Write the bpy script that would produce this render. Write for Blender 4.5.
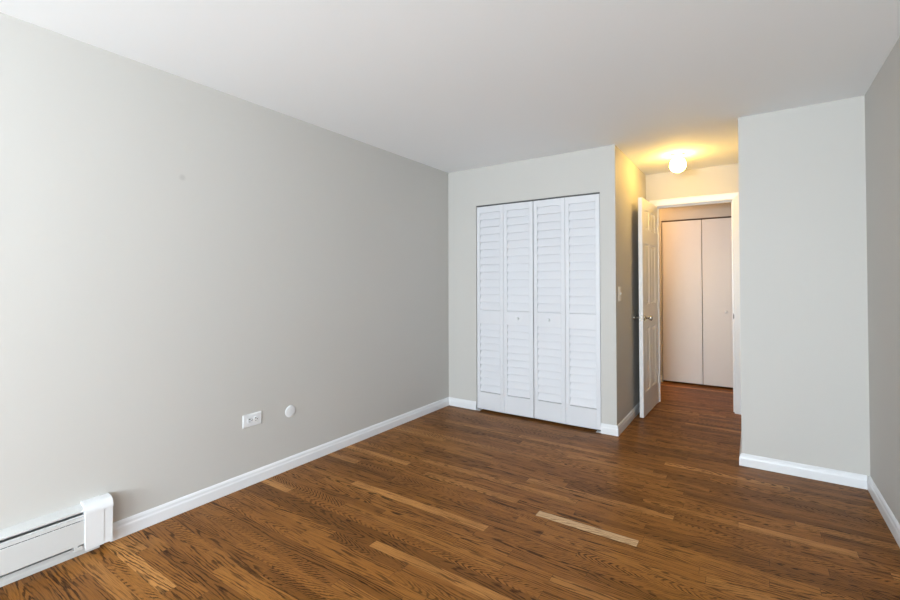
import bpy, bmesh, math
from mathutils import Vector, Matrix
SC = bpy.context.scene
COL = SC.collection
for o in list(bpy.data.objects):
    bpy.data.objects.remove(o)

# ------------------------------------------------------------------ camera
cam_d = bpy.data.cameras.new('camera')
cam = bpy.data.objects.new('camera', cam_d)
COL.objects.link(cam)
cam_d.sensor_width = 36.0
cam_d.lens = 445.9 / 900 * 36
cam_d.shift_y = -(300 - 276.8) / 900
cam_d.clip_start = 0.02
r_ = Vector((0.82693152, 0.56229834, -0.00220235))
f_ = Vector((-0.56221944, 0.82687018, 0.01396458))
u_ = Vector((0.00967332, -0.01030954, 0.99990007))
m = Matrix(((r_.x, u_.x, -f_.x, 0), (r_.y, u_.y, -f_.y, 0), (r_.z, u_.z, -f_.z, 1.277), (0, 0, 0, 1)))
cam.matrix_world = m
SC.camera = cam

# ------------------------------------------------------------------ light
w = bpy.data.worlds.new('sky')
SC.world = w
w.use_nodes = True
bg = w.node_tree.nodes['Background']
bg.inputs['Color'].default_value = (0.80, 0.90, 1.0, 1)
bg.inputs['Strength'].default_value = 1.5

def area(name, loc, rot, sx, sy, energy, color, spread=180):
    d = bpy.data.lights.new(name, 'AREA')
    d.shape = 'RECTANGLE'; d.size = sx; d.size_y = sy
    d.energy = energy; d.color = color; d.spread = math.radians(spread)
    o = bpy.data.objects.new(name, d)
    o.location = loc; o.rotation_euler = rot
    COL.objects.link(o)
    return o

ROOM_BACK = -3.30          # y of the unseen wall with the added window, behind the camera
WIN = (-1.75, 0.45, 0.70, 2.15)
# area lamp standing in for daylight through the added, unseen window
area('added_window_daylight', ((WIN[0] + WIN[1]) / 2, ROOM_BACK - 0.20, (WIN[2] + WIN[3]) / 2),
     (math.radians(90), 0, 0), WIN[1] - WIN[0], WIN[3] - WIN[2], 66, (0.83, 0.92, 1.0))
# upward lamp added outside the window to brighten the ceiling
area('ceiling_fill', ((WIN[0] + WIN[1]) / 2, ROOM_BACK - 0.45, WIN[2] + 0.35),
     (math.radians(90 + 38), 0, 0), WIN[1] - WIN[0], 0.7, 240, (0.82, 0.93, 1.0))
# second window, unseen, added in the right wall to brighten the left wall
WIN2 = (-3.05, -1.30, 0.70, 2.15)
area('added_side_window_daylight', (0.585 + 0.30, (WIN2[0] + WIN2[1]) / 2, (WIN2[2] + WIN2[3]) / 2),
     (math.radians(90), 0, math.radians(90)), WIN2[1] - WIN2[0], WIN2[3] - WIN2[2], 20, (0.83, 0.92, 1.0))
area('side_ceiling_fill', (0.585 + 0.45, (WIN2[0] + WIN2[1]) / 2, WIN2[2] + 0.35),
     (math.radians(90 + 38), 0, math.radians(90)), WIN2[1] - WIN2[0], 0.7, 50, (0.84, 0.93, 1.0))  # upward lamp added outside the side window, more light for the ceiling
LAMP_COL = (1.0, 0.60, 0.12)
LAMP_S = 44.0
HALL_S = 125.0

SC.view_settings.view_transform = 'Standard'
SC.view_settings.look = 'None'
SC.view_settings.gamma = 1.0
SC.view_settings.use_curve_mapping = False
SC.view_settings.exposure = 0.36

# ------------------------------------------------------------------ materials
def new_mat(name):
    mt = bpy.data.materials.new(name)
    mt.use_nodes = True
    return mt, mt.node_tree, mt.node_tree.nodes['Principled BSDF']

def paint(name, col, rough=0.5, bump=0.0, scale=200.0, var=0.0, metal=0.0):
    mt, nt, b = new_mat(name)
    b.inputs['Base Color'].default_value = (*col, 1)
    b.inputs['Roughness'].default_value = rough
    b.inputs['Metallic'].default_value = metal
    tc = nt.nodes.new('ShaderNodeTexCoord')
    n = nt.nodes.new('ShaderNodeTexNoise')
    n.inputs['Scale'].default_value = scale
    n.inputs['Detail'].default_value = 3
    nt.links.new(tc.outputs['Object'], n.inputs['Vector'])
    if bump:
        bp = nt.nodes.new('ShaderNodeBump')
        bp.inputs['Strength'].default_value = bump
        bp.inputs['Distance'].default_value = 0.001
        nt.links.new(n.outputs['Fac'], bp.inputs['Height'])
        nt.links.new(bp.outputs['Normal'], b.inputs['Normal'])
    if var:
        n2 = nt.nodes.new('ShaderNodeTexNoise')
        n2.inputs['Scale'].default_value = 1.7
        nt.links.new(tc.outputs['Object'], n2.inputs['Vector'])
        mp = nt.nodes.new('ShaderNodeMapRange')
        mp.inputs['To Min'].default_value = 1 - var
        mp.inputs['To Max'].default_value = 1 + var
        nt.links.new(n2.outputs['Fac'], mp.inputs['Value'])
        mx = nt.nodes.new('ShaderNodeVectorMath'); mx.operation = 'SCALE'
        mx.inputs[0].default_value = col
        nt.links.new(mp.outputs['Result'], mx.inputs['Scale'])
        nt.links.new(mx.outputs['Vector'], b.inputs['Base Color'])
    return mt

M = {}
M['wall'] = paint('greige_wall_paint', (0.560, 0.545, 0.516), 0.6, 0.25, 260, 0.01)
M['ceiling'] = paint('white_ceiling_paint', (0.92, 0.94, 0.955), 0.8, 0.2, 220)
M['trim'] = paint('white_trim_paint', (0.78, 0.79, 0.81), 0.32, 0.05, 60)
M['door'] = paint('white_door_paint', (0.80, 0.79, 0.78), 0.35, 0.08, 80)
M['louvre'] = paint('white_louvre_paint', (0.70, 0.705, 0.735), 0.4, 0.05, 80)
M['flat_door'] = paint('pale_flat_door_paint', (0.74, 0.72, 0.71), 0.4, 0.05, 80)
M['heater'] = paint('white_enamel', (0.62, 0.62, 0.61), 0.3, 0.04, 60)
M['plastic'] = paint('white_plastic', (0.76, 0.77, 0.78), 0.3)
M['ivory'] = paint('ivory_plastic', (0.80, 0.76, 0.68), 0.35)
M['dark'] = paint('dark_slot', (0.02, 0.02, 0.02), 0.7)
M['nickel'] = paint('brushed_nickel', (0.62, 0.60, 0.56), 0.22, 0.0, 50, 0, 1.0)
M['alu'] = paint('aluminium', (0.55, 0.57, 0.60), 0.35, 0.1, 90, 0, 1.0)
M['steel_track'] = paint('dark_steel_and_track_shade', (0.10, 0.10, 0.10), 0.5)  # track colour darkened for the shade in the slit over the doors
M['lining'] = paint('closet_shade_lining', (0.12, 0.12, 0.12), 0.8)  # dark colour stands in for the shade inside the closets

# left wall: the same paint with one small old spackle mark
def wall_left_mat():
    mt = M['wall'].copy(); mt.name = 'greige_wall_paint_spackled'
    nt = mt.node_tree; b = nt.nodes['Principled BSDF']
    src = b.inputs['Base Color'].links[0].from_socket
    g = nt.nodes.new('ShaderNodeNewGeometry')
    d = nt.nodes.new('ShaderNodeVectorMath'); d.operation = 'DISTANCE'
    d.inputs[1].default_value = (-2.654, 1.224, 1.875)
    nt.links.new(g.outputs['Position'], d.inputs[0])
    r = nt.nodes.new('ShaderNodeMapRange')
    r.inputs['From Min'].default_value = 0.008
    r.inputs['From Max'].default_value = 0.022
    r.inputs['To Min'].default_value = 0.86
    r.inputs['To Max'].default_value = 1.0
    nt.links.new(d.outputs['Value'], r.inputs['Value'])
    s = nt.nodes.new('ShaderNodeVectorMath'); s.operation = 'SCALE'
    nt.links.new(src, s.inputs[0]); nt.links.new(r.outputs['Result'], s.inputs['Scale'])
    nt.links.new(s.outputs['Vector'], b.inputs['Base Color'])
    return mt
M['wall_left'] = wall_left_mat()

def glass_mat():
    mt, nt, b = new_mat('window_glass')
    b.inputs['Base Color'].default_value = (1, 1, 1, 1)
    b.inputs['Roughness'].default_value = 0.0
    b.inputs['IOR'].default_value = 1.05
    b.inputs['Transmission Weight'].default_value = 1.0
    return mt
M['glass'] = glass_mat()

def emit_mat(name, col, strength):
    mt, nt, b = new_mat(name)
    b.inputs['Base Color'].default_value = (0.9, 0.9, 0.88, 1)
    b.inputs['Roughness'].default_value = 0.2
    b.inputs['Emission Color'].default_value = (*col, 1)
    b.inputs['Emission Strength'].default_value = strength
    return mt
M['globe'] = emit_mat('lit_opal_glass', LAMP_COL, LAMP_S)
M['added_hall_globe'] = emit_mat('added_hall_lamp_glow', (1.0, 0.54, 0.20), HALL_S)  # globe lamp added in the hall, out of view

def floor_mat():
    mt, nt, b = new_mat('stained_oak_strip_floor')
    N, L = nt.nodes, nt.links
    def val(x): return x
    def math_(op, a, b_=None, c=None):
        n = N.new('ShaderNodeMath'); n.operation = op
        for i, q in enumerate((a, b_, c)):
            if q is None: continue
            if isinstance(q, (int, float)): n.inputs[i].default_value = q
            else: L.new(q, n.inputs[i])
        return n.outputs[0]
    def wn(x, y):
        c = N.new('ShaderNodeCombineXYZ')
        for i, q in enumerate((x, y)):
            if isinstance(q, (int, float)): c.inputs[i].default_value = q
            else: L.new(q, c.inputs[i])
        n = N.new('ShaderNodeTexWhiteNoise'); n.noise_dimensions = '2D'
        L.new(c.outputs[0], n.inputs['Vector'])
        s = N.new('ShaderNodeSeparateColor'); L.new(n.outputs['Color'], s.inputs[0])
        return s.outputs
    def noise(x, y, z, scale=1.0, detail=2.0, rough=0.5):
        c = N.new('ShaderNodeCombineXYZ')
        for i, q in enumerate((x, y, z)):
            if isinstance(q, (int, float)): c.inputs[i].default_value = q
            else: L.new(q, c.inputs[i])
        n = N.new('ShaderNodeTexNoise')
        n.inputs['Scale'].default_value = scale
        n.inputs['Detail'].default_value = detail
        n.inputs['Roughness'].default_value = rough
        L.new(c.outputs[0], n.inputs['Vector'])
        return n.outputs['Fac']
    def smooth(x, lo, hi, a=0.0, z=1.0):
        n = N.new('ShaderNodeMapRange'); n.interpolation_type = 'SMOOTHSTEP'
        n.inputs['From Min'].default_value = lo; n.inputs['From Max'].default_value = hi
        n.inputs['To Min'].default_value = a; n.inputs['To Max'].default_value = z
        L.new(x, n.inputs['Value'])
        return n.outputs['Result']
    def mix(f, a, b_):
        n = N.new('ShaderNodeMix'); n.data_type = 'RGBA'
        if isinstance(f, (int, float)): n.inputs[0].default_value = f
        else: L.new(f, n.inputs[0])
        for i, q in ((6, a), (7, b_)):
            if isinstance(q, tuple): n.inputs[i].default_value = (*q, 1)
            else: L.new(q, n.inputs[i])
        return n.outputs[2]
    g = N.new('ShaderNodeNewGeometry')
    s = N.new('ShaderNodeSeparateXYZ'); L.new(g.outputs['Position'], s.inputs[0])
    X, Y = s.outputs[0], s.outputs[1]
    W = 0.060
    yy = math_('DIVIDE', math_('SUBTRACT', Y, 2.303), W)
    row = math_('FLOOR', yy)
    v = math_('SUBTRACT', yy, row)
    r1 = wn(row, 3.7)
    is0 = math_('COMPARE', row, 0.0, 0.1)
    ln = math_('ADD', math_('MULTIPLY', r1[0], 0.75), 0.45)
    ln = math_('ADD', math_('MULTIPLY', ln, math_('SUBTRACT', 1, is0)), math_('MULTIPLY', 0.524, is0))
    off = math_('ADD', math_('MULTIPLY', math_('MULTIPLY', r1[1], 7.0), math_('SUBTRACT', 1, is0)),
                math_('MULTIPLY', 1.003, is0))
    uu0 = math_('DIVIDE', math_('ADD', X, off), ln)
    col = math_('FLOOR', uu0)
    u = math_('SUBTRACT', uu0, col)
    pr = wn(row, math_('ADD', col, 0.31))
    pr2 = wn(math_('ADD', row, 51.3), math_('ADD', col, 7.77))
    light = math_('MULTIPLY', is0, math_('COMPARE', col, 0.0, 0.1))
    # distance across the board from a wandering heart line
    seed = math_('MULTIPLY', pr[0], 37.0)
    along = math_('ADD', X, math_('MULTIPLY', pr[1], 50.0))
    wander = math_('MULTIPLY', math_('SUBTRACT', noise(math_('MULTIPLY', along, 2.2), seed, 0.0, 1.0, 1.0), 0.5), 0.05)
    vv = math_('ADD', math_('MULTIPLY', math_('SUBTRACT', v, 0.5), W),
               math_('ADD', wander, math_('MULTIPLY', math_('SUBTRACT', pr[2], 0.5), 0.07)))
    dep = math_('ADD', 0.004, math_('MULTIPLY', pr2[0], 0.02))
    dist = math_('SQRT', math_('ADD', math_('MULTIPLY', vv, vv), math_('MULTIPLY', dep, dep)))
    sr = math_('MULTIPLY', math_('SUBTRACT', pr2[1], 0.5), 2.0)
    slope = math_('ADD', math_('MULTIPLY', math_('POWER', sr, 3.0), 0.34), math_('MULTIPLY', sr, 0.06))
    wob = math_('MULTIPLY', noise(math_('MULTIPLY', along, 5.0), math_('MULTIPLY', vv, 40.0), seed, 1.0, 2.0, 0.5), 0.026)
    wob2 = math_('MULTIPLY', noise(math_('MULTIPLY', along, 26.0), math_('MULTIPLY', vv, 160.0), seed, 1.0, 2.0, 0.6), 0.0045)
    R = math_('ADD', math_('ADD', dist, math_('MULTIPLY', along, slope)), math_('ADD', wob, wob2))
    ring = math_('DIVIDE', R, 0.0115)
    fr = math_('FRACT', ring)
    band = math_('MULTIPLY', smooth(fr, 0.42, 0.62), smooth(fr, 0.84, 0.98, 1.0, 0.0))
    # open pores: short dashes along the grain
    pores = noise(math_('MULTIPLY', along, 16.0), math_('MULTIPLY', v, W * 450.0), seed, 1.0, 2.0, 0.6)
    pores = smooth(pores, 0.34, 0.58)
    strength = noise(math_('MULTIPLY', along, 4.0), math_('MULTIPLY', v, 2.0), seed, 1.0, 2.0, 0.5)
    strength = smooth(strength, 0.38, 0.56, 0.12, 1.0)
    grain = math_('MULTIPLY', math_('MULTIPLY', band, math_('ADD', 0.55, math_('MULTIPLY', pores, 0.45))), strength)
    grain = math_('MULTIPLY', grain, math_('ADD', 0.7, math_('MULTIPLY', pr2[2], 0.3)))
    fleck = noise(math_('MULTIPLY', along, 9.0), math_('MULTIPLY', v, W * 420.0), math_('ADD', seed, 9.0), 1.0, 3.0, 0.65)
    fleck = smooth(fleck, 0.48, 0.60)
    # board colours
    cr = N.new('ShaderNodeValToRGB')
    e = cr.color_ramp.elements
    e[0].position = 0.0; e[0].color = (0.185, 0.071, 0.014, 1)
    e[1].position = 1.0; e[1].color = (0.58, 0.27, 0.078, 1)
    for p_, c_ in ((0.3, (0.265, 0.104, 0.021, 1)), (0.65, (0.33, 0.133, 0.028, 1)), (0.9, (0.365, 0.152, 0.034, 1))):
        q = e.new(p_); q.color = c_
    L.new(pr[2] if False else wn(math_('ADD', row, 11.0), math_('ADD', col, 2.0))[0], cr.inputs[0])
    blot = noise(math_('MULTIPLY', X, 1.2), math_('MULTIPLY', Y, 5.0), 0.0, 1.0, 3.0, 0.5)
    base = mix(smooth(blot, 0.38, 0.66, 0.0, 0.35), cr.outputs[0], (0.24, 0.095, 0.026))
    base = mix(light, base, (0.64, 0.43, 0.24))
    gcol = mix(light, (0.022, 0.007, 0.002), (0.22, 0.105, 0.040))
    c = mix(math_('MULTIPLY', fleck, 0.36), base, gcol)
    c = mix(math_('MULTIPLY', grain, 1.0), c, gcol)
    # seams between strips
    ev = math_('MULTIPLY', math_('MINIMUM', v, math_('SUBTRACT', 1, v)), W)
    eu = math_('MULTIPLY', math_('MINIMUM', u, math_('SUBTRACT', 1, u)), ln)
    seam = math_('MAXIMUM', smooth(ev, 0.0002, 0.0010, 0.55, 0.0), smooth(eu, 0.0003, 0.0012, 0.8, 0.0))
    c = mix(seam, c, (0.03, 0.012, 0.006))
    L.new(c, b.inputs['Base Color'])
    rg = math_('ADD', 0.36, math_('MULTIPLY', grain, 0.15))
    L.new(rg, b.inputs['Roughness'])
    b.inputs['Specular IOR Level'].default_value = 0.10
    h = math_('SUBTRACT', 1.0, math_('ADD', math_('MULTIPLY', grain, 0.35), seam))
    bp = N.new('ShaderNodeBump'); bp.inputs['Strength'].default_value = 0.25; bp.inputs['Distance'].default_value = 0.001
    L.new(h, bp.inputs['Height']); L.new(bp.outputs['Normal'], b.inputs['Normal'])
    return mt
M['floor'] = floor_mat()

# ------------------------------------------------------------------ mesh helpers
def box(bm, x0, y0, z0, x1, y1, z1, mat=0):
    vs = [bm.verts.new(p) for p in ((x0, y0, z0), (x1, y0, z0), (x1, y1, z0), (x0, y1, z0),
                                    (x0, y0, z1), (x1, y0, z1), (x1, y1, z1), (x0, y1, z1))]
    for f in ((3, 2, 1, 0), (4, 5, 6, 7), (0, 1, 5, 4), (1, 2, 6, 5), (2, 3, 7, 6), (3, 0, 4, 7)):
        bm.faces.new([vs[i] for i in f])
    return vs

def finish(name, bm, mat, parent=None, bevel=0.0, seg=2, smooth=False, angle=40):
    bmesh.ops.recalc_face_normals(bm, faces=bm.faces)
    me = bpy.data.meshes.new(name)
    bm.to_mesh(me); bm.free()
    me.materials.append(mat)
    o = bpy.data.objects.new(name, me)
    COL.objects.link(o)
    if parent is not None: o.parent = parent
    if bevel:
        md = o.modifiers.new('bevel', 'BEVEL')
        md.width = bevel; md.segments = seg; md.limit_method = 'ANGLE'
        md.angle_limit = math.radians(40)
    if smooth:
        for p in me.polygons: p.use_smooth = True
    return o

def boxes(name, lst, mat, parent=None, bevel=0.0):
    bm = bmesh.new()
    for b in lst: box(bm, *b)
    return finish(name, bm, mat, parent, bevel)

def prism(bm, prof, axis, a, b):
    """profile points (p,q) extruded along axis; axis 0: (y,z), 1: (x,z), 2: (x,y)"""
    def P(t, p, q):
        return ((t, p, q), (p, t, q), (p, q, t))[axis]
    A = [bm.verts.new(P(a, *pt)) for pt in prof]
    B = [bm.verts.new(P(b, *pt)) for pt in prof]
    n = len(prof)
    for i in range(n):
        bm.faces.new((A[i], A[(i + 1) % n], B[(i + 1) % n], B[i]))
    bm.faces.new(A[::-1]); bm.faces.new(B)

def lathe(bm, prof, n=32, mtx=None):
    """profile (radius, height) spun about z"""
    rings = []
    for r, z in prof:
        if r < 1e-6:
            rings.append([bm.verts.new((0, 0, z))])
        else:
            rings.append([bm.verts.new((r * math.cos(2 * math.pi * k / n), r * math.sin(2 * math.pi * k / n), z)) for k in range(n)])
    for A, B in zip(rings, rings[1:]):
        for k in range(n):
            k2 = (k + 1) % n
            if len(A) == 1 and len(B) == 1: continue
            if len(A) == 1: bm.faces.new((A[0], B[k], B[k2]))
            elif len(B) == 1: bm.faces.new((A[k], A[k2], B[0]))
            else: bm.faces.new((A[k], A[k2], B[k2], B[k]))
    for R in (rings[0], rings[-1]):
        if len(R) > 1: bm.faces.new(R)
    if mtx is not None: bmesh.ops.transform(bm, matrix=mtx, verts=bm.verts)

def empty(name, loc, rz=0.0, parent=None):
    o = bpy.data.objects.new(name, None)
    o.empty_display_size = 0.1
    o.location = loc; o.rotation_euler = (0, 0, rz)
    COL.objects.link(o)
    if parent is not None: o.parent = parent
    return o

def tag(o, label=None, cat=None, group=None, kind=None):
    if label: o['label'] = label
    if cat: o['category'] = cat
    if group: o['group'] = group
    if kind: o['kind'] = kind
    return o

def struct(o, label, cat): return tag(o, label, cat, kind='structure')

# ------------------------------------------------------------------ dimensions
H = 2.44
XL, XR = -2.654, 0.585            # left wall, right wall
YC = 3.875                        # closet wall face
XC = -0.953                       # outer corner of the closet, left side of the niche
XB, YB = -0.078, 3.739            # corner and face of the right-hand block
YD = 5.175                        # wall with the open door
YD2 = 5.295
YH = 6.288                        # closet wall across the hallway
JL, JR, JT = -2.314, -1.081, 2.056
DL, DR, DT = -0.844, -0.163, 2.086
HX0, HX1 = -2.60, 1.20            # hallway ends
HL, HR, HT = -0.975, -0.075, 2.072

# ------------------------------------------------------------------ shell
struct(boxes('floor', [(XL - 0.12, ROOM_BACK - 0.12, -0.10, 1.4, 7.05, 0.0)], M['floor']),
       'glossy medium brown stained oak strip floor running through room and hallway', 'floor')
struct(boxes('ceiling', [(XL - 0.12, ROOM_BACK - 0.12, H, 1.4, 7.05, H + 0.1)], M['ceiling']),
       'smooth flat white ceiling over the empty room', 'ceiling')
struct(boxes('wall_left', [(XL - 0.12, ROOM_BACK - 0.12, 0, XL, YD, H)], M['wall_left']),
       'long light greige wall above the baseboard heater and outlet', 'wall')
struct(boxes('wall_right', [(XR, ROOM_BACK - 0.12, 0, XR + 0.12, WIN2[0], H), (XR, WIN2[1], 0, XR + 0.12, YD, H),
                             (XR, WIN2[0], 0, XR + 0.12, WIN2[1], WIN2[2]), (XR, WIN2[0], WIN2[3], XR + 0.12, WIN2[1], H)], M['wall']),
       'light greige wall at the far right edge of the room', 'wall')
x0, x1, z0, z1 = WIN
struct(boxes('wall_front', [(XL, ROOM_BACK - 0.12, 0, x0, ROOM_BACK, H), (x1, ROOM_BACK - 0.12, 0, XR, ROOM_BACK, H),
                            (x0, ROOM_BACK - 0.12, 0, x1, ROOM_BACK, z0), (x0, ROOM_BACK - 0.12, z1, x1, ROOM_BACK, H)], M['wall']),
       'light greige wall behind the viewpoint, holding the added window', 'wall')
T = 0.10
struct(boxes('wall_back', [(XL, YC, 0, JL, YC + T, H), (JR, YC, 0, XC, YC + T, H), (JL, YC, JT, JR, YC + T, H)], M['wall']),
       'light greige wall around the white louvred closet doors', 'wall')
struct(boxes('wall_niche', [(XC - T, YC + T, 0, XC, YD, H)], M['wall']),
       'lamplit side wall with light switch behind the open door', 'wall')
struct(boxes('wall_doorway', [(XL, YD, 0, DL - 0.018, YD2, H), (DR + 0.018, YD, 0, XR, YD2, H),
                              (DL - 0.018, YD, DT + 0.018, DR + 0.018, YD2, H)], M['wall']),
       'lamplit wall around the doorway to the hall', 'wall')
struct(boxes('wall_block', [(XB, YB, 0, XR, YD, H)], M['wall']),
       'light greige wall section right of the doorway niche', 'wall')
struct(boxes('wall_hall', [(HX0, YH, 0, HL, YH + T, H), (HR, YH, 0, HX1, YH + T, H), (HL, YH, HT, HR, YH + T, H)], M['wall']),
       'hallway wall around the two flat closet doors', 'wall')
struct(boxes('wall_hall_end', [(HX0 - T, YD2, 0, HX0, YH + T, H)], M['wall']), 'short end wall of the hallway on the left', 'wall')
struct(boxes('wall_hall_side', [(HX1, YD2, 0, HX1 + T, YH + T, H), (XR + 0.12, YD2 - 0.1, 0, HX1, YD2, H)], M['wall']),
       'short end wall of the hallway on the right', 'wall')
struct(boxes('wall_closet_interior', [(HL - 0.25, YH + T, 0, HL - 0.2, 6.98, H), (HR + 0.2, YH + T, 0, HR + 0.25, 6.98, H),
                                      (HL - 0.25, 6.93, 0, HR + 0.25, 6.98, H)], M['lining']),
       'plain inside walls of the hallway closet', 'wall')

struct(boxes('wall_louvred_closet_shade', [(JL - 0.06, YC + T + 0.06, 0, JR + 0.02, YC + T + 0.08, H)], M['lining']),  # dark sheet put in so the door gaps read as shade
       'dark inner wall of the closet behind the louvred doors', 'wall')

# unseen window added behind the camera to bring in daylight
wf = empty('added_window_1', (0, ROOM_BACK - 0.06, 0))
struct(wf, 'wide white framed window, unseen, added behind the viewpoint to bring in daylight', 'window')
fw = 0.05
boxes('added_window_frame', [(x0, -0.04, z0, x1, 0.04, z0 + fw), (x0, -0.04, z1 - fw, x1, 0.04, z1),
                       (x0, -0.04, z0 + fw, x0 + fw, 0.04, z1 - fw), (x1 - fw, -0.04, z0 + fw, x1, 0.04, z1 - fw),
                       ((x0 + x1) / 2 - 0.025, -0.03, z0 + fw, (x0 + x1) / 2 + 0.025, 0.03, z1 - fw)], M['trim'], wf, 0.003)
boxes('added_window_sill', [(x0 - 0.04, 0.0605, z0 - 0.03, x1 + 0.04, 0.10, z0 - 0.001)], M['trim'], wf, 0.003)

wg = empty('added_window_2', (XR + 0.06, 0, 0))  # added side window, out of view
struct(wg, 'white framed side window, unseen, added behind the viewpoint to bring in daylight', 'window')
y0, y1 = WIN2[0], WIN2[1]
boxes('added_window_frame', [(-0.04, y0, z0, 0.04, y1, z0 + fw), (-0.04, y0, z1 - fw, 0.04, y1, z1), (-0.04, y0, z0 + fw, 0.04, y0 + fw, z1 - fw),
                       (-0.04, y1 - fw, z0 + fw, 0.04, y1, z1 - fw), (-0.03, y0 + fw, 1.40, 0.03, y1 - fw, 1.44)], M['trim'], wg, 0.003)
boxes('added_window_sill', [(-0.10, y0 - 0.04, z0 - 0.03, -0.0605, y1 + 0.04, z0 - 0.001)], M['trim'], wg, 0.003)

# ------------------------------------------------------------------ baseboards (swept profile with mitres)
BP = [(0, 0.0005), (0.015, 0.0005), (0.0145, 0.050), (0.0135, 0.055), (0.0115, 0.059), (0.0105, 0.064), (0.0100, 0.072),
      (0.0065, 0.079), (0.003, 0.083), (0.0, 0.084)]
def sweep(name, pts, sides, prof, mat, label, cat='baseboard', segs=None):
    """pts: 2-D polyline, profile offset to the left of travel * sides; one object"""
    n = len(pts); dirs = []
    for a, b in zip(pts, pts[1:]):
        d = Vector((b[0] - a[0], b[1] - a[1])).normalized(); dirs.append(d)
    bm = bmesh.new(); rings = []
    for i, p in enumerate(pts):
        if i == 0: d0 = d1 = dirs[0]
        elif i == n - 1: d0 = d1 = dirs[-1]
        else: d0, d1 = dirs[i - 1], dirs[i]
        n0 = Vector((-d0.y, d0.x)) * sides; n1 = Vector((-d1.y, d1.x)) * sides
        k = (n0 + n1); k = k / (1 + n0.dot(n1))
        rings.append([bm.verts.new((p[0] + k.x * o, p[1] + k.y * o, z)) for o, z in prof])
    m_ = len(prof)
    for A, B in zip(rings, rings[1:]):
        for i in range(m_):
            bm.faces.new((A[i], A[(i + 1) % m_], B[(i + 1) % m_], B[i]))
    bm.faces.new(rings[0]); bm.faces.new(rings[-1][::-1])
    o = finish(name, bm, mat)
    return struct(o, label, cat)
g = 0.0006
sweep('baseboard_left', [(XL + g, 0.892), (XL + g, YC - 0.0155)], -1, BP, M['trim'],
      'long white baseboard along the foot of the left wall, right of the heater')
sweep('baseboard_back', [(XL + g, YC - g), (JL, YC - g)], -1, BP, M['trim'],
      'short white baseboard left of the louvred closet doors')
sweep('baseboard_niche', [(JR, YC - g), (XC + g, YC - g), (XC + g, YD - 0.018)], -1, BP, M['trim'],
      'white baseboard wrapping the corner right of the louvred closet and running behind the open door')
sweep('baseboard_block', [(XB - g, YD - 0.018), (XB - g, YB - g), (XR - 0.0165, YB - g)], -1, BP, M['trim'],
      'white baseboard along the wall section right of the doorway')
sweep('baseboard_right', [(XR - g, YB - g), (XR - g, ROOM_BACK + g)], -1, BP, M['trim'],
      'white baseboard along the foot of the right wall')
sweep('baseboard_hall', [(HX0 + 0.02, YH - g), (HL - 0.003, YH - g)], -1, BP, M['trim'],
      'white baseboard end left of the hallway closet')

# ------------------------------------------------------------------ door casing (trim_1) and jamb
CP = [(0, 0), (0.0, 0.010), (0.006, 0.013), (0.020, 0.014), (0.034, 0.016), (0.055, 0.018), (0.064, 0.018), (0.068, 0.014), (0.068, 0)]
def casing(name, yface, sgn, mat, parent):
    """mitred three-sided frame; profile (offset outward from opening, protrusion)"""
    bm = bmesh.new()
    path = [(DL, 0.0), (DL, DT), (DR, DT), (DR, 0.0)]
    outs = [(-1, 0), (-1, 1), (1, 1), (1, 0)]
    rings = []
    for (px, pz), (ox, oz) in zip(path, outs):
        rings.append([bm.verts.new((px + ox * (o + 0.004), yface + sgn * q, pz + oz * (o + 0.004))) for o, q in CP])
    m_ = len(CP)
    for A, B in zip(rings, rings[1:]):
        for i in range(m_):
            bm.faces.new((A[i], A[(i + 1) % m_], B[(i + 1) % m_], B[i]))
    bm.faces.new(rings[0]); bm.faces.new(rings[-1][::-1])
    return finish(name, bm, mat, parent)
tr = empty('trim_1', (0, 0, 0))
struct(tr, 'white door casing around the opening to the hallway', 'door frame')
casing('casing', YD - 0.0008, -1, M['trim'], tr)
casing('casing', YD2 + 0.0008, 1, M['trim'], tr)
boxes('jamb', [(DL - 0.017, YD, 0.001, DL, YD2, DT), (DR, YD, 0.001, DR + 0.017, YD2, DT), (DL - 0.017, YD, DT, DR + 0.017, YD2, DT + 0.017),
               (DL, YD + 0.04, 0.001, DL + 0.010, YD + 0.075, DT - 0.01), (DR - 0.010, YD + 0.04, 0.001, DR, YD + 0.075, DT - 0.01),
               (DL, YD + 0.04, DT - 0.010, DR, YD + 0.075, DT)], M['trim'], tr)
sp = boxes('strike_plate', [(DR - 0.0022, YD - 0.012, 0.915, DR + 0.0002, YD + 0.03, 0.975),
                            (DR - 0.0022, YD - 0.0165, 0.925, DR + 0.006, YD - 0.0115, 0.965)], M['steel_track'], tr, 0.0008)
sp['label'] = 'small metal strike plate'

# ------------------------------------------------------------------ six-panel door, standing open
LW, LH, LT = 0.676, 2.068, 0.035
door = empty('door_1', (-0.8415, 5.1535, 0.012), 0.0)
struct(door, 'white six-panel door standing open against the niche wall, with round metal knobs', 'door')
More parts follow.
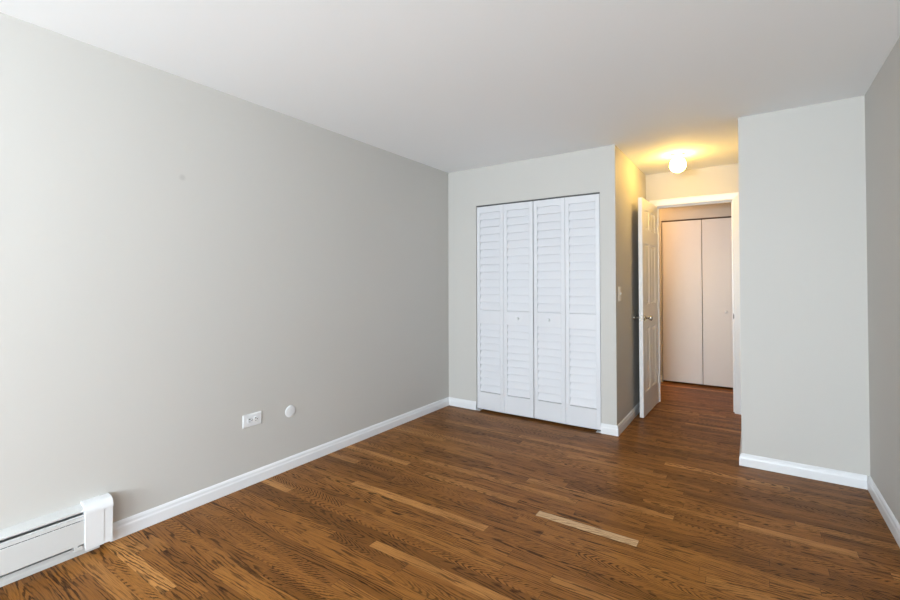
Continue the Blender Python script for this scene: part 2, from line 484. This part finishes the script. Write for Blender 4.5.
# local frame: s runs from hinge towards the free edge (-y), face looks to +x
ang = math.radians(-1.4)
door.rotation_euler = (0, 0, ang)
def panel_door(parent):
    rows = [(0.225, 0.83), (1.05, 1.645), (1.78, 1.97)]
    cols = [(0.105, 0.29), (0.382, 0.567)]
    bm = bmesh.new()
    xs = sorted({0, LW, *[c for q in cols for c in q]})
    zs = sorted({0, LH, *[c for q in rows for c in q]})
    def face_grid(x, sgn):
        V = {}
        for i, s in enumerate(xs):
            for j, z in enumerate(zs):
                V[i, j] = bm.verts.new((x, -s, z))
        for i in range(len(xs) - 1):
            for j in range(len(zs) - 1):
                c = [V[i, j], V[i + 1, j], V[i + 1, j + 1], V[i, j + 1]]
                cell = (xs[i], xs[i + 1]) in cols and (zs[j], zs[j + 1]) in rows
                if not cell:
                    bm.faces.new(c); continue
                prev = c
                for ins, dep in ((0.010, 0.008), (0.020, 0.008), (0.038, 0.002)):
                    nv = [bm.verts.new((x - sgn * dep, -s, z)) for s, z in
                          ((xs[i] + ins, zs[j] + ins), (xs[i + 1] - ins, zs[j] + ins),
                           (xs[i + 1] - ins, zs[j + 1] - ins), (xs[i] + ins, zs[j + 1] - ins))]
                    for k in range(4):
                        bm.faces.new((prev[k], prev[(k + 1) % 4], nv[(k + 1) % 4], nv[k]))
                    prev = nv
                bm.faces.new(prev)
        return V
    A = face_grid(0.0, 1); B = face_grid(-LT, -1)
    I, J = len(xs) - 1, len(zs) - 1
    for i in range(I):
        bm.faces.new((A[i, 0], A[i + 1, 0], B[i + 1, 0], B[i, 0]))
        bm.faces.new((A[i, J], A[i + 1, J], B[i + 1, J], B[i, J]))
    for j in range(J):
        bm.faces.new((A[0, j], A[0, j + 1], B[0, j + 1], B[0, j]))
        bm.faces.new((A[I, j], A[I, j + 1], B[I, j + 1], B[I, j]))
    return finish('door_leaf', bm, M['door'], parent)
panel_door(door)

def tube(bm, pts, rad, n=12, cap=True):
    rings = []
    P = [Vector(p) for p in pts]
    for i, p in enumerate(P):
        d = (P[min(i + 1, len(P) - 1)] - P[max(i - 1, 0)]).normalized()
        a = d.orthogonal().normalized() if i == 0 else (prev_a - d * prev_a.dot(d)).normalized()
        prev_a = a
        b = d.cross(a)
        r = rad[i] if isinstance(rad, (list, tuple)) else rad
        rings.append([bm.verts.new(p + (a * math.cos(2 * math.pi * k / n) + b * math.sin(2 * math.pi * k / n)) * r) for k in range(n)])
    for A, B in zip(rings, rings[1:]):
        for k in range(n):
            bm.faces.new((A[k], A[(k + 1) % n], B[(k + 1) % n], B[k]))
    bm.faces.new(rings[0]); bm.faces.new(rings[-1])

KZ = 0.93
for sgn, x0_ in ((1, 0.0), (-1, -LT)):
    bm = bmesh.new()
    s = LW - 0.062
    lathe(bm, [(0.0, 0.0), (0.026, 0.0), (0.027, 0.003), (0.022, 0.008), (0.012, 0.011), (0.0, 0.011)], 24,
          Matrix.Translation((x0_, -s, KZ)) @ Matrix.Rotation(sgn * math.pi / 2, 4, 'Y'))
    hs = finish('rose', bm, M['nickel'], door, smooth=True)
    hs.name = 'handle_rose'
    bm = bmesh.new()
    lathe(bm, [(0.0, 0.010), (0.009, 0.010), (0.0085, 0.034), (0.014, 0.040), (0.022, 0.047), (0.0245, 0.056), (0.022, 0.065), (0.014, 0.071), (0.0, 0.073)], 28,
          Matrix.Translation((x0_, -s, KZ)) @ Matrix.Rotation(sgn * math.pi / 2, 4, 'Y'))
    lv = finish('door_knob', bm, M['nickel'], door, smooth=True)
    lv['label'] = 'round brushed nickel door knob'
boxes('latch_plate', [(-LT / 2 - 0.012, -LW - 0.0012, KZ - 0.028, -LT / 2 + 0.012, -LW + 0.001, KZ + 0.028),
                      (-LT / 2 - 0.006, -LW - 0.008, KZ - 0.008, -LT / 2 + 0.006, -LW + 0.001, KZ + 0.008)], M['nickel'], door, 0.001)
for hz in (0.25, 1.03, 1.83):
    bm = bmesh.new()
    tube(bm, [(0.004, 0.003, hz - 0.045), (0.004, 0.003, hz + 0.045)], 0.0055, 10)
    finish('hinge', bm, M['door'], door, smooth=False)

# ------------------------------------------------------------------ louvred bifold closet doors
PW, PH, PT = 0.3030, 2.022, 0.028
def louvre_panel(parent, x0_, rz):
    """one bifold leaf; local x across, front looks to -y"""
    leaf = empty('panel', (0, 0, 0)) if False else None
    st = 0.036
    bm = bmesh.new()
    f, b = -PT / 2, PT / 2
    box(bm, 0, f, 0, st, b, PH); box(bm, PW - st, f, 0, PW, b, PH)
    box(bm, st, f, 0, PW - st, b, 0.171)
    box(bm, st, f, 0.853, PW - st, b, 0.985)
    box(bm, st, f, PH - 0.062, PW - st, b, PH)
    fr = finish('panel', bm, M['louvre'], parent, 0.0015, 1)
    fr.location = (x0_, 0, 0)
    bm = bmesh.new()
    def bank(za, zb, n):
        p = (zb - za) / n
        for i in range(n):
            z = za + i * p
            prof = [(f + 0.0006, z + 0.006), (f + 0.0010, z + 0.013), (f + 0.0175, z + p + 0.002), (f + 0.023, z + p + 0.002), (f + 0.0150, z + 0.006)]
            prism(bm, prof, 0, st + 0.0002, PW - st - 0.0002)
    bank(0.171, 0.853, 10); bank(0.985, PH - 0.062, 13)
    box(bm, st, 0.008, 0.135, PW - st, 0.012, PH - 0.06)
    finish('louvres', bm, M['louvre'], fr)
    return fr

def knob(parent, loc, r=0.0145, mat=None, length=0.024, name='knob'):
    bm = bmesh.new()
    k = r / 0.0145
    prof = [(0.0, 0.0), (0.009 * k, 0.0), (0.0065 * k, 0.006), (0.0065 * k, length * 0.45), (0.0125 * k, length * 0.62), (r, length * 0.78),
            (0.0125 * k, length * 0.94), (0.006 * k, length), (0, length)]
    lathe(bm, prof, 20, Matrix.Rotation(math.pi / 2, 4, 'X'))
    o = finish(name, bm, mat or M['plastic'], parent, smooth=True)
    o.location = loc
    return o

fold = math.radians(1.3)
pair_w = 2 * PW * math.cos(fold)
for side in (0, 1):
    px = JL + 0.005 if side == 0 else JR - 0.005
    b_ = empty('door_%d' % (2 + side), (px, YC + 0.019, 0.019))
    struct(b_, ('white louvred bifold closet door, the left pair of leaves', 'white louvred bifold closet door, the right pair of leaves beside the outer corner')[side], 'closet door')
    sgn = 1 if side == 0 else -1
    # leaf on the pivot side and leaf on the guide side, folded a little towards the room
    for k in (0, 1):
        if side == 0:
            ox = 0 if k == 0 else PW * math.cos(fold) + 0.002
            oy = 0 if k == 0 else -PW * math.sin(fold)
            a_ = -fold if k == 0 else fold
        else:
            ox = -PW * math.cos(fold) if k == 0 else -2 * PW * math.cos(fold) - 0.002
            oy = -PW * math.sin(fold) if k == 0 else 0
            a_ = fold if k == 0 else -fold
        fr = louvre_panel(b_, 0, 0)
        fr.location = (ox, oy, 0); fr.rotation_euler = (0, 0, a_)
        if k == 1:
            knob(fr, (PW * 0.5, -PT / 2, 0.918))
# track of the closet
tk = struct(boxes('trim_2', [(JL + 0.001, YC + 0.008, JT - 0.004, JR - 0.001, YC + 0.048, JT - 0.0005),
                             (JL + 0.001, YC + 0.008, JT - 0.012, JR - 0.001, YC + 0.0095, JT - 0.004),
                             (JL + 0.001, YC + 0.0465, JT - 0.018, JR - 0.001, YC + 0.048, JT - 0.004)], M['steel_track']),
            'thin metal track over the louvred closet doors', 'door track')
for k, (bx, lab) in enumerate(((JL + 0.003, 'small white pivot bracket on the floor at the left foot of the louvred doors'),
                               (JR - 0.043, 'small white pivot bracket on the floor at the right foot of the louvred doors'))):
    o = boxes('pivot_bracket', [(bx, YC - 0.012, 0.0006, bx + 0.04, YC + 0.045, 0.0036), (bx + 0.002 if k == 0 else bx + 0.036, YC - 0.010, 0.0036, bx + 0.004 if k == 0 else bx + 0.038, YC + 0.04, 0.016)],
              M['plastic'], None, 0.0006)
    tag(o, lab, 'bracket', 'pivot brackets under the louvred doors')

# ------------------------------------------------------------------ flat closet doors across the hall
seam = -0.522
for k, (xa, xb, kn) in enumerate(((HL + 0.004, seam - 0.003, False), (seam + 0.003, HR - 0.004, True))):
    d = boxes('door_%d' % (4 + k), [(xa, YH + 0.012, 0.022, xb, YH + 0.040, HT - 0.018)], M['flat_door'], None, 0.002)
    struct(d, ('flat pale hallway closet door without a knob, beside the open door', 'flat pale hallway closet door with a round white knob')[k], 'closet door')
    if kn:
        knob(d, (-0.272, YH + 0.012, 0.925), 0.019, M['plastic'], 0.03)
struct(boxes('trim_3', [(HL + 0.001, YH + 0.008, HT - 0.010, HR - 0.001, YH + 0.05, HT - 0.001)], paint('brown_track', (0.10, 0.06, 0.035), 0.5)),
       'dark brown track over the hallway closet doors', 'door track')

# ------------------------------------------------------------------ ceiling lamps
def ceiling_lamp(loc, label, gm='globe'):
    t = empty('ceiling_light', loc)
    tag(t, label, 'ceiling light')
    bm = bmesh.new()
    lathe(bm, [(0, -0.0005), (0.055, -0.0005), (0.058, -0.006), (0.052, -0.014), (0.043, -0.018), (0.0, -0.018)], 32)
    finish('base', bm, M['trim'], t, smooth=True)
    bm = bmesh.new()
    R = 0.069; zc = -0.096
    prof = []
    for i in range(25):
        th = math.radians(28) + (math.pi - math.radians(28)) * i / 24
        prof.append((R * math.sin(th), zc + R * math.cos(th)))
    prof[-1] = (0, zc - R)
    prof = [(0.031, -0.018), (0.031, -0.032)] + prof
    lathe(bm, prof, 40)
    gl = finish('globe', bm, M[gm], t, smooth=True)
    gl['label'] = 'glowing round opal glass globe'
    return t, zc
t, zc = ceiling_lamp((-0.556, 4.50, H), 'round glowing globe lamp on the ceiling of the doorway niche')
t2, zc = ceiling_lamp((-1.55, 5.75, H), 'round globe lamp added on the hallway ceiling to light the hall, unseen behind the niche wall', 'added_hall_globe')

# ------------------------------------------------------------------ baseboard heater
HY0, HY1 = -1.2, 0.80
hx = XL + 0.0008
ht = empty('baseboard_heater', (hx, 0.0, 0.0))
tag(ht, 'long white metal baseboard heater at the foot of the left wall', 'heater')
def ext(name, prof, ya, yb, mat, bev=0.0, parent=ht):
    bm = bmesh.new(); prism(bm, prof, 1, ya, yb)
    return finish(name, bm, mat, parent, bev)
# hood: back plate and sloping top with a short lip
ext('hood', [(0, 0.048), (0.002, 0.048), (0.002, 0.229), (0.050, 0.2195), (0.052, 0.216), (0.052, 0.211), (0.0545, 0.2105), (0.0545, 0.218), (0.0515, 0.2225), (0.002, 0.2335), (0, 0.2335)],
    HY0, HY1, M['heater'])
ext('gap_shade_plate', [(0.0022, 0.040), (0.004, 0.040), (0.004, 0.205), (0.0022, 0.205)], HY0, HY1, M['dark'])  # dark plate painting the shade inside the bottom gap
# damper blade seen through the slot
ext('damper', [(0.030, 0.203), (0.056, 0.190), (0.0575, 0.192), (0.0315, 0.205)], HY0, HY1 - 0.002, M['alu'])
# front cover with curved shoulder and turned-in foot
ext('front_panel', [(0.0585, 0.1765), (0.058, 0.188), (0.053, 0.1985), (0.0515, 0.198), (0.0565, 0.187), (0.0565, 0.1765)],
    HY0, HY1 - 0.001, M['heater']).name = 'upper_rail'
ext('front_panel', [(0.0605, 0.067), (0.0615, 0.1715), (0.0585, 0.1735), (0.057, 0.172), (0.0585, 0.169), (0.059, 0.070), (0.045, 0.067), (0.045, 0.065), (0.059, 0.0645)],
    HY0, HY1 - 0.001, M['heater'])
# base rail at the floor
ext('base_rail', [(0.0, 0.001), (0.022, 0.001), (0.022, 0.018), (0.018, 0.024), (0.016, 0.038), (0.0, 0.038)], HY0, 0.846, M['heater'])
# heating element: tube with fins
bm = bmesh.new()
tube(bm, [(0.028, HY0, 0.120), (0.028, HY1 - 0.01, 0.120)], 0.011, 14)
for i in range(90):
    y = HY0 + 0.02 + i * (HY1 - 0.06 - HY0) / 90
    box(bm, 0.006, y, 0.088, 0.050, y + 0.0006, 0.155)
fn = finish('heating_element', bm, M['alu'], ht)
fn['label'] = 'dark finned heating element inside the slot'
# bracket foot
boxes('bracket', [(0.020, 0.735, 0.047, 0.060, 0.750, 0.066), (0.044, 0.735, 0.044, 0.0625, 0.766, 0.058)], M['heater'], ht, 0.001)
# end cap with a rounded shoulder, two overlapping pieces
def cap_prof(d, top, zb, grow):
    pr = [(0.0, zb + 0.03), (0.0, top)]
    n = 8; rr = 0.040
    pr.append((0.020, top))
    cx_, cz_ = d - rr, top - rr - 0.004
    for i in range(n + 1):
        th = math.radians(90 - 90 * i / n)
        pr.append((cx_ + rr * math.cos(th), cz_ + (rr + 0.002) * math.sin(th)))
    pr += [(d, zb), (d - 0.002, zb - 0.001), (d - 0.003, zb + 0.01), (0.02, zb + 0.03)]
    return pr
ec = ext('end_cap', cap_prof(0.066, 0.2415, 0.032, 0), 0.777, 0.884, M['plastic'], 0.001)
ec['label'] = 'white rounded end cap'
ext('cap_sleeve', [(p + (0.0022 if p > 0.01 else 0), q + (0.0022 if q > 0.1 else 0)) for p, q in cap_prof(0.066, 0.2415, 0.032, 0)], 0.775, 0.848, M['plastic'], 0.001).name = 'cap_sleeve'
# rounded cover over the shoulder of the cap, its lower edge standing proud
tp = [(p + 0.0026, q + 0.0008) for p, q in cap_prof(0.0682, 0.2415, 0.198, 0)[1:-3]]
tp = [(0.004, tp[0][1])] + tp[1:] + [(0.0705, 0.199), (0.066, 0.199), (0.064, 0.21), (0.03, 0.235), (0.004, 0.238)]
ext('cap_shoulder', tp, 0.7735, 0.8845, M['plastic'], 0.001)

# ------------------------------------------------------------------ outlet and blank cover on the left wall
def plate(bm, cx, cz, w_, h_, d, xw, axis='x'):
    k = 0.006
    prof_o = [(-w_ / 2, -h_ / 2), (w_ / 2, -h_ / 2), (w_ / 2, h_ / 2), (-w_ / 2, h_ / 2)]
    lv = []
    for ins, dd in ((0, 0), (0, d * 0.45), (k, d)):
        lv.append([bm.verts.new((xw + dd, cx + (abs(a) - ins) * (1 if a > 0 else -1), cz + (abs(b) - ins) * (1 if b > 0 else -1))) for a, b in prof_o])
    for A, B in zip(lv, lv[1:]):
        for i in range(4): bm.faces.new((A[i], A[(i + 1) % 4], B[(i + 1) % 4], B[i]))
    bm.faces.new(lv[-1]); bm.faces.new(lv[0][::-1])
out = empty('electrical_outlet', (XL + 0.0006, 1.652, 0.408))
tag(out, 'white horizontal duplex electrical outlet low on the left wall', 'outlet')
bm = bmesh.new(); plate(bm, 0, 0, 0.130, 0.082, 0.006, 0.0)
finish('cover_plate', bm, M['plastic'], out)
for sy in (-1, 1):
    bm = bmesh.new()
    lathe(bm, [(0, 0.0), (0.0172, 0.0), (0.0172, 0.002), (0.0165, 0.003), (0, 0.003)], 24,
          Matrix.Translation((0.0062, sy * 0.0205, 0)) @ Matrix.Rotation(math.pi / 2, 4, 'Y') )
    rc = finish('receptacle', bm, M['plastic'], out)
    bm = bmesh.new()
    box(bm, 0.0090, sy * 0.0205 - 0.007, -0.0085, 0.0097, sy * 0.0205 + 0.003, -0.0055)
    box(bm, 0.0090, sy * 0.0205 - 0.007, 0.0055, 0.0097, sy * 0.0205 + 0.003, 0.0115)
    box(bm, 0.0090, sy * 0.0205 + 0.007, -0.003, 0.0097, sy * 0.0205 + 0.012, 0.003)
    finish('slots', bm, M['dark'], rc)
bm = bmesh.new()
lathe(bm, [(0, 0), (0.0032, 0), (0.0032, 0.0012), (0, 0.0018)], 12, Matrix.Translation((0.006, 0, 0)) @ Matrix.Rotation(math.pi / 2, 4, 'Y'))
finish('screw', bm, M['nickel'], out)

cv = empty('round_cover_plate', (XL + 0.0006, 1.936, 0.394))
tag(cv, 'small round white blank cover plate on the left wall, right of the outlet', 'cover plate')
bm = bmesh.new()
lathe(bm, [(0, 0), (0.041, 0), (0.041, 0.002), (0.038, 0.005), (0.030, 0.0065), (0, 0.0075)], 40, Matrix.Rotation(math.pi / 2, 4, 'Y'))
finish('disc', bm, M['plastic'], cv, smooth=False)
for sz in (-1, 1):
    bm = bmesh.new()
    lathe(bm, [(0, 0), (0.0035, 0), (0.0035, 0.001), (0, 0.0016)], 12, Matrix.Translation((0.0070, 0, sz * 0.022)) @ Matrix.Rotation(math.pi / 2, 4, 'Y'))
    finish('screw', bm, M['plastic'], cv)

# ------------------------------------------------------------------ light switch on the niche wall
sw = empty('light_switch', (XC + 0.0006, 3.995, 1.180))
tag(sw, 'ivory light switch on the lamplit niche wall beside the open door', 'light switch')
bm = bmesh.new(); plate(bm, 0, 0, 0.080, 0.125, 0.006, 0.0)
finish('cover_plate', bm, M['ivory'], sw)
boxes('toggle', [(0.0055, -0.005, -0.004, 0.016, 0.005, 0.011)], M['plastic'], sw, 0.0015)
for sz in (-1, 1):
    bm = bmesh.new()
    lathe(bm, [(0, 0), (0.0032, 0), (0.0032, 0.001), (0, 0.0016)], 12, Matrix.Translation((0.006, 0, sz * 0.030)) @ Matrix.Rotation(math.pi / 2, 4, 'Y'))
    finish('screw', bm, M['ivory'], sw)
